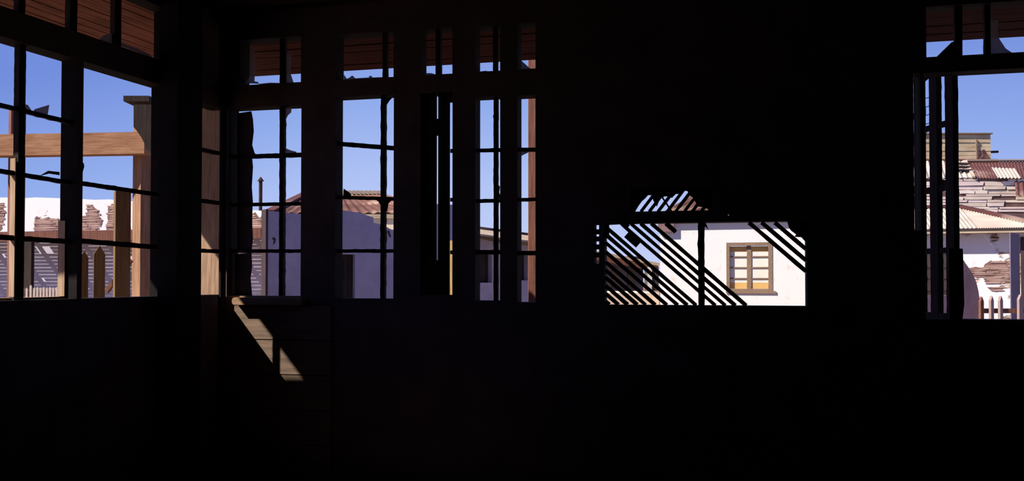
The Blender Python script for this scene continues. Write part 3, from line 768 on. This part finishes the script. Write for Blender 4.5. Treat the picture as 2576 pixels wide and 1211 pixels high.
ix0, ix1, iz0, iz1 = fx0+fr_*.8, fx1-fr_, fz0+fr_*.6, fz1-fr_*.8
im = (ix0+ix1)/2
MB(HB).box(im-.042, im+.042, .038, .07, iz0+.001, iz1-.001).build('centre_post', M['frame_brown'], wobj)
rows = 4; hh = (iz1-iz0)/rows
cols = [(ix0+.001, im-.043), (im+.043, ix1-.001)]
for c, (a, b) in enumerate(cols):
    for r in range(rows):
        z0, z1 = iz0 + r*hh, iz0 + (r+1)*hh
        if r in (0, 3):
            zz = z0 + hh*(.62 if r == 0 else .45)
            lo, hi = ('pane_yellow', 'pane_white') if r == 0 else ('pane_white', 'pane_yellow')
            MB(HB).box(a, b, .062, .067, z0+.012, zz).build('pane', M[lo], wobj); MB(HB).box(a, b, .062, .067, zz, z1-.012).build('pane', M[hi], wobj)
        else: MB(HB).box(a, b, .062, .067, z0+.012, z1-.012).build('pane', M['pane_white'], wobj)
    for r in range(1, rows): MB(HB).box(a, b,   .045, .0665, iz0+r*hh-.012, iz0+r*hh+.012).build('glazing_bar', M['frame_brown'], wobj)
# its roof
ov = .125
za = zt + .10
R = lambda u, w, z: HB.world((u, w, z)); b0 = Vector((0, 0, 0))
rz = zat(484, 20.4)
A = (ul-.1, -ov, za); B = (ur+.1, -ov, za); Cc = (ur+.1, 2.3, rz); Dd = (ul+.55, 2.3, rz)
mb = MB(HB); mb.corrugated(A, B, Cc, Dd, .13, .016); mb.build('roof_sheet', M['rust'], h3)
mb = MB(HB); mb.corrugated((ul-.1, 4.7, za), A, Dd, Dd, .13, .016); mb.build('roof_sheet', M['rust'], h3)
mb = MB(HB); mb.corrugated((ur+.1, 4.7, za), (ul-.1, 4.7, za), Dd, Cc, .13, .016); mb.build('roof_sheet', M['rust'], h3)
q_ = hb_(1697, 584)
MB(HB).box(ul-.03, q_[0], -.10, -.001, q_[1], zt).build('eave_return', M['eaveboard'], h3)
MB(HB).box(ul-.1, ur+.1, -ov, -ov+.03, za-.08, za-.02).build('eave_board', M['redpost'], h3)

# raised sandy bank and the small dark house on it
bk = MB().slab([at(1380, 700, 18.9).xy.to_3d(), at(1659, 700, 18.9).xy.to_3d(), at(1659, 700, 34).xy.to_3d(), at(1350, 700, 34).xy.to_3d()], (0, 0, .1))
zb0 = zat(737, 19.0)
bk = MB(); xs = (at(1380, 700, 18.9).x, at(1657, 700, 18.9).x)
bk.box(xs[0], xs[1], 18.9, 34, GZ, zb0); o = bk.build('sandy_bank', M['bank'], base=((xs[0]+xs[1])/2, 20, GZ)); tag(o, 'pale raised bank of sand below the laths at the breach', 'bank')
p0 = at(1490, 700, 21.5); SC4 = Frame(p0.x, 21.5, math.atan2(.5, .866))
h4 = thing('dark_house', 'small dark house in shade with tan eaves left of the white house', 'house', (1, 0, zb0), SC4)
def s4(px, py, w=0.0): return SC4.uz(px, py, w)
u1 = s4(1618, 700)[0]; zt4 = s4(1560, 645)[1]
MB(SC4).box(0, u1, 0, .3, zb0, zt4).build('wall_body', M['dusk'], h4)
for x0_, x1_ in ((1538, 1562), (1578, 1596)):
    a, b = s4(x0_, 690)[0], s4(x1_, 690)[0]; MB(SC4).box(a, b, -.03, -.001, s4(1560, 725)[1], s4(1560, 672)[1]).build('shutter', M['door_dark'], h4)
mb = MB(SC4); e0, e1 = s4(1480, 634, -.4), s4(1656, 668, -.4)
mb.add([(e0[0],-.4,e0[1]-.16),(e1[0],-.4,e1[1]-.16),(e1[0],-.4,e1[1]),(e0[0],-.4,e0[1]),(e0[0],2.5,e0[1]+.45),(e1[0],2.5,e1[1]+.45),(e0[0],2.5,e0[1]+.3),(e1[0],2.5,e1[1]+.3)],
       [(0,1,2,3),(3,2,5,4),(1,0,6,7),(4,5,7,6),(0,3,4,6),(1,7,5,2)])
mb.build('roof', M['darkpost'], h4)
a0, a1 = (e0[0], -.42, e0[1]+.02), (e1[0], -.42, e1[1]+.02)
MB(SC4).bar(a0, a1, .05, .07).build('fascia', M['fascia'], h4)
for px in (1631, 1650):
    u = s4(px, 700, -.38)[0]; MB(SC4).box(u-.06, u+.06, -.42, -.30, zb0, s4(px, 672, -.38)[1]).build('porch_post', M['facade_white'] if px == 1631 else M['door_dark'], h4)

# ---------------- right view
# veranda-fronted house with pale iron roof
p0 = at(2440, 700, 13.8); RB = Frame(p0.x, 13.8, math.atan2(-.3, .954))
def rb(px, py, w=0.0): return RB.uz(px, py, w)
h5 = thing('crumbling_house', 'crumbling whitewashed house with pale iron roof beyond the right window', 'house', (0, 0, GZ), RB)
ul, ur = rb(2200, 700)[0], rb(2760, 700)[0]; zt = rb(2480, 588)[1]
MB(RB).box(ul, ur, 0, .35, GZ, zt).build('wall_body', M['veranda_white'], h5)
bare(RB, [(2438, 676), (2473, 672), (2490, 656), (2538, 657), (2545, 676), (2541, 711), (2487, 714), (2478, 700), (2455, 700)], h5, row=.035, seed=9)
bare(RB, [(2486, 722), (2530, 720), (2524, 731), (2495, 733)], h5, row=.03, seed=10)
ez = rb(2480, 574, -.2)[1]
# roof plane: eave line then a 17 degree pitch; corner points by pixel on that plane
def onroof(px, py):
    r = ray(px, py); sl_ = math.tan(math.radians(17)); e = Vector((0, 0, EYE))
    o_ = RB.world((0, -.2, ez)); nn = (Vector((0, 0, 1)) - RB.n*sl_)
    t = (o_ - e).dot(nn) / r.dot(nn); p = e + r*t - RB.o
    return Vector((p.dot(RB.u), p.dot(RB.n), p.z))
hA = onroof(2418, 522); hB = onroof(2640, 573)
A = Vector((ul, -.2, ez)); B = Vector((hB.x, -.2, ez)); Dl = Vector((ul, hA.y, hA.z))
MB(RB).corrugated(A, Vector((hA.x, -.2, ez)), hA, Dl, .06, .009).build('roof_sheet', M['galv'], h5)
MB(RB).corrugated(Vector((hA.x, -.2, ez)), B, hB, hA, .06, .009).build('roof_sheet', M['galv'], h5)
MB(RB).bar(hA + Vector((-.02, 0, .02)), hB + Vector((0, 0, .02)), .12, .05).build('hip_cap', M['rust2'], h5)
MB(RB).bar(Dl + Vector((0, 0, .02)), hA + Vector((0, 0, .02)), .14, .05).build('ridge_cap', M['rust2'], h5)
MB(RB).box(ul, ur, -.20, -.17, ez-.075, ez-.028).build('fascia', M['fascia'], h5)
MB(RB).box(ul, ur, -.215, -.17, ez-.0275, ez-.006).build('shadow_gap_strip', M['door_dark'], h5)  # dark strip painting the shadow line between roof sheet and fascia
d0, d1 = rb(2569, 800), rb(2655, 596); MB(RB).box(d0[0], d1[0], -.03, -.001, GZ, d1[1]).build('door', M['door_dark'], h5)
wp0, wp1 = rb(2322, 632), rb(2398, 742)
pw = MB(RB).box(wp0[0], wp1[0], -.04, -.001, wp1[1], wp0[1]).build('window_frame', M['dark_wood'], h5)
for (x0_, x1_) in ((2330, 2346), (2352, 2368), (2374, 2392)):
    for (y0_, y1_) in ((642, 674), (680, 702), (707, 732)):
        q0, q1 = rb(x0_, y1_), rb(x1_, y0_); MB(RB).box(q0[0], q1[0], -.046, -.0405, q0[1], q1[1]).build('pane', M['greypane'], pw)
# curved buttress in shade
p0 = at(2400, 700, 12.6); BF = Frame(p0.x, 12.6, math.atan2(.621, .784))
def bf(px, py): return BF.uz(px, py, 0)
arc = [(2424, 655), (2429, 663), (2437, 674), (2446, 688), (2453, 702), (2458, 718), (2462, 735), (2465, 760), (2466, 850)]
pl = [bf(*t) for t in arc]
pl = [(bf(2406, 655)[0], GZ), (bf(2406, 640)[0], bf(2416, 648)[1])] + pl + [(pl[-1][0], GZ)]
o = MB(BF).prism(pl, 0, .05).build('buttress', M['pinkwall'], base=(.2, .1, GZ)); tag(o, 'pinkish curved buttress in shade at the foot of the right window view', 'buttress')
lw_ = MB(BF).prism([(bf(2311, 700)[0], GZ), (bf(2311, 700)[0], bf(2340, 742)[1]), (bf(2403, 700)[0], bf(2403, 745)[1]), (bf(2403, 700)[0], GZ)], 0, .12).build('low_wall', M['pinkwall'], base=(bf(2350, 700)[0], .06, GZ)); tag(lw_, 'low pinkish wall seen between the bars of the open casement', 'wall')
q0, q1 = FW.uz(2388, 803, .01), FW.uz(2424, 626, .01)
MB(FW).prism([(q0[0], F['6'][2]-.0), (q1[0]-.012, F['6'][2]-.0), (q1[0], F['6'][2]+.10), (q1[0]-.004, q1[1]-.05), (q1[0]-.006, q1[1]), (q0[0], q1[1]+.005)], .005, .03).build('loose_board', M['dark_wood'], w10)
# pillar
p0 = at(2553, 700, 12.3); PF = Frame(p0.x, 12.3, math.atan2(.70, .714))
hwp = .075
pil = thing('veranda_pillar', 'shaded lavender pillar under the pale roof at the right edge', 'pillar', (0, .1, GZ), PF)
u0, u1 = PF.uz(2543, 700, 0)[0], PF.uz(2566, 700, 0)[0]
MB(PF).box(u0, u1, 0, .012, GZ, zat(588, 12.4)).build('shaft', M['violet'], pil)
MB(PF).box(u0-.03, u1+.03, -.03, .06, GZ, GZ+.12).build('plinth', M['violet'], pil)
# fence in front
rf = thing('picket_fence', 'grey picket fence in front of the crumbling house at right', 'fence', (at(2520, 700, 10.6).x, 10.6, GZ))
for a, b, yt, mt in ((2464, 2477, 747, 'darkpost'), (2490, 2502, 745, 'greypicket'), (2513, 2525, 745, 'greypicket'), (2560, 2577, 742, 'greypicket'), (2590, 2602, 745, 'greypicket')):
    picket(a, b, 10.6, yt, yt+12, rf, M[mt], .03, .5)
a, b = at(2462, 700, 10.65), at(2640, 700, 10.65)
MB().box(a.x, b.x, 10.631, 10.66, zat(789, 10.6), zat(777, 10.6)).build('rail', M['darkpost'], rf)
MB().box(a.x, b.x, 10.631, 10.66, .05, .12).build('rail', M['darkpost'], rf)

# ruined rubble house behind with red iron roofs
rh = thing('ruined_house', 'ruined house of split courses and red iron roof above the pale roof', 'ruin', (at(2480, 700, 18.5).x, 18.5, GZ))
Dr = 18.225
prof = [(2190, 448), (2330, 447.5), (2450, 447), (2540, 447.5), (2575, 448), (2700, 448)]
pp = [(at(x, y, Dr).x, at(x, y, Dr).z) for x, y in prof]
rw = MB().prism([(pp[0][0], GZ)] + pp + [(pp[-1][0], GZ)], Dr, Dr+.5); rmi = [0]*len(rw.f)
rr = random.Random(21)
y = 449.5
while y < 532:                                       # uneven courses with dark split joints
    h = rr.uniform(6, 12); x = rr.uniform(2195, 2225)
    while x < 2640:
        L = rr.uniform(22, 95)
        if rr.random() < (.95 if x < 2500 else .80):
            dp = rr.uniform(.006, .022); k = rr.uniform(-1.5, 1.5)
            P = [(x, y + rr.uniform(.2, 1.4)), (x + L*.5, y + .2 + rr.uniform(0, .8)), (x + L - .8, y + rr.uniform(.2, 1.6) + k*.5), (x + L - 1 - rr.uniform(0, 3), y + h - rr.uniform(.2, .9) + k*.5), (x + L*.4, y + h - rr.uniform(.1, 1.2)), (x + rr.uniform(0, 3), y + h - .5)]
            rw.prism([(at(a_, b_, Dr).x, at(a_, b_, Dr).z) for a_, b_ in P], Dr - dp, Dr + .01)
            rmi += [rr.choice((1, 2, 3))] * (len(rw.f) - len(rmi))
        x += L
    y += h
ro = rw.build('rubble_wall', M['ruin_dark'], rh)
for mt in ('ruin_cream', 'ruin_pink', 'ruin_tan'): ro.data.materials.append(M[mt])
for p, k in zip(ro.data.polygons, rmi): p.material_index = k
A = at(2452, 449, 18.2); B = at(2720, 452, 18.2); C = at(2720, 405, 20.3); D = at(2428, 408, 20.3)
MB().corrugated(A, B, C, D, .075, .011).build('roof_sheet', M['rust2'], rh)
bl = lambda s_, t_: A.lerp(B, s_).lerp(D.lerp(C, s_), t_) + Vector((0, -.01, .02))
MB().corrugated(bl(.215, -.02), bl(.43, -.02), bl(.40, .52), bl(.20, .58), .075, .011).build('patched_sheet', M['galv'], rh)
A2 = at(2200, 452, 18.2); B2 = at(2448, 449, 18.2); C2 = at(2424, 405, 20.3); D2 = at(2200, 408, 20.3)
MB().corrugated(A2, B2, C2, D2, .12, .018).build('roof_sheet', M['galv'], rh)
MB().bar(A + Vector((-.03, -.02, .03)), D + Vector((0, 0, .03)), .06, .04).build('verge_board', M['ridge'], rh)
MB().bar(D + Vector((0, 0, .03)), C + Vector((0, 0, .03)), .2, .03).build('ridge_cap', M['galv'], rh)
for i in range(5):
    y = 412 + i*8; MB().bar(at(2408, y, 18.9), at(2436, y+1, 18.9), .16, .035).build('louvre', M['door_dark'], rh)
A3 = at(2556, 492, 17.7); B3 = at(2720, 494, 17.7); C3 = at(2720, 452, 18.25); D3 = at(2553, 455, 18.25)
MB().corrugated(A3, B3, C3, D3, .12, .014).build('roof_sheet', M['rust2'], rh)

# boarded water tank
DT = 22.0
tk = thing('water_tank', 'tan boarded water tank rising above the red iron roof at right', 'tank', (at(2400, 700, DT).x, DT, zat(404, DT)))
a, b = at(2260, 700, DT), at(2496, 700, DT); z0, z1 = zat(402, DT), zat(338, DT)
mb = MB(); nrow = 6
for i in range(nrow):
    za, zb = z0 + (z1-z0)*i/nrow, z0 + (z1-z0)*(i+1)/nrow
    mb.box(a.x, b.x, DT + random.uniform(-.012, .012), DT+1.6, za+.004, zb-.004)
mb.build('tank_body', M['tank'], tk)
MB().box(a.x-.03, b.x+.03, DT-.05, DT+1.65, z1, z1+.03).build('top_rim', M['frame_brown'], tk)
MB().box(a.x-.1, b.x+.1, DT-.15, DT+1.7, z0-.09, z0-.005).build('base_beam', M['darkpost'], tk)
for px in (2300, 2455): 
    x = at(px, 400, DT).x; MB().box(x-.1, x+.1, DT+.2, DT+.4, GZ, z0-.091).build('leg', M['darkpost'], tk)
MB().bar(at(2484, 383, DT+.2), at(2511, 382, DT+.2), .04, .055).build('spout', M['iron'], tk)
MB().bar(at(2456, 350, DT-.02), at(2457, 402, DT-.02), .03, .05, (0, 1, 0)).build('batten', M['frame_brown'], tk)
mb = MB(); c = at(2480, 398, DT-.12); mb.prism([(c.x-.14, z0), (c.x+.12, z0), (c.x+.06, z0+.10), (c.x-.04, z0+.24), (c.x-.09, z0+.22), (c.x-.07, z0+.1)], DT-.13, DT-.06)
mb.build('broken_bracket', M['rust2'], tk)

for o in bpy.data.objects:
    if '_base' in o: del o['_base']
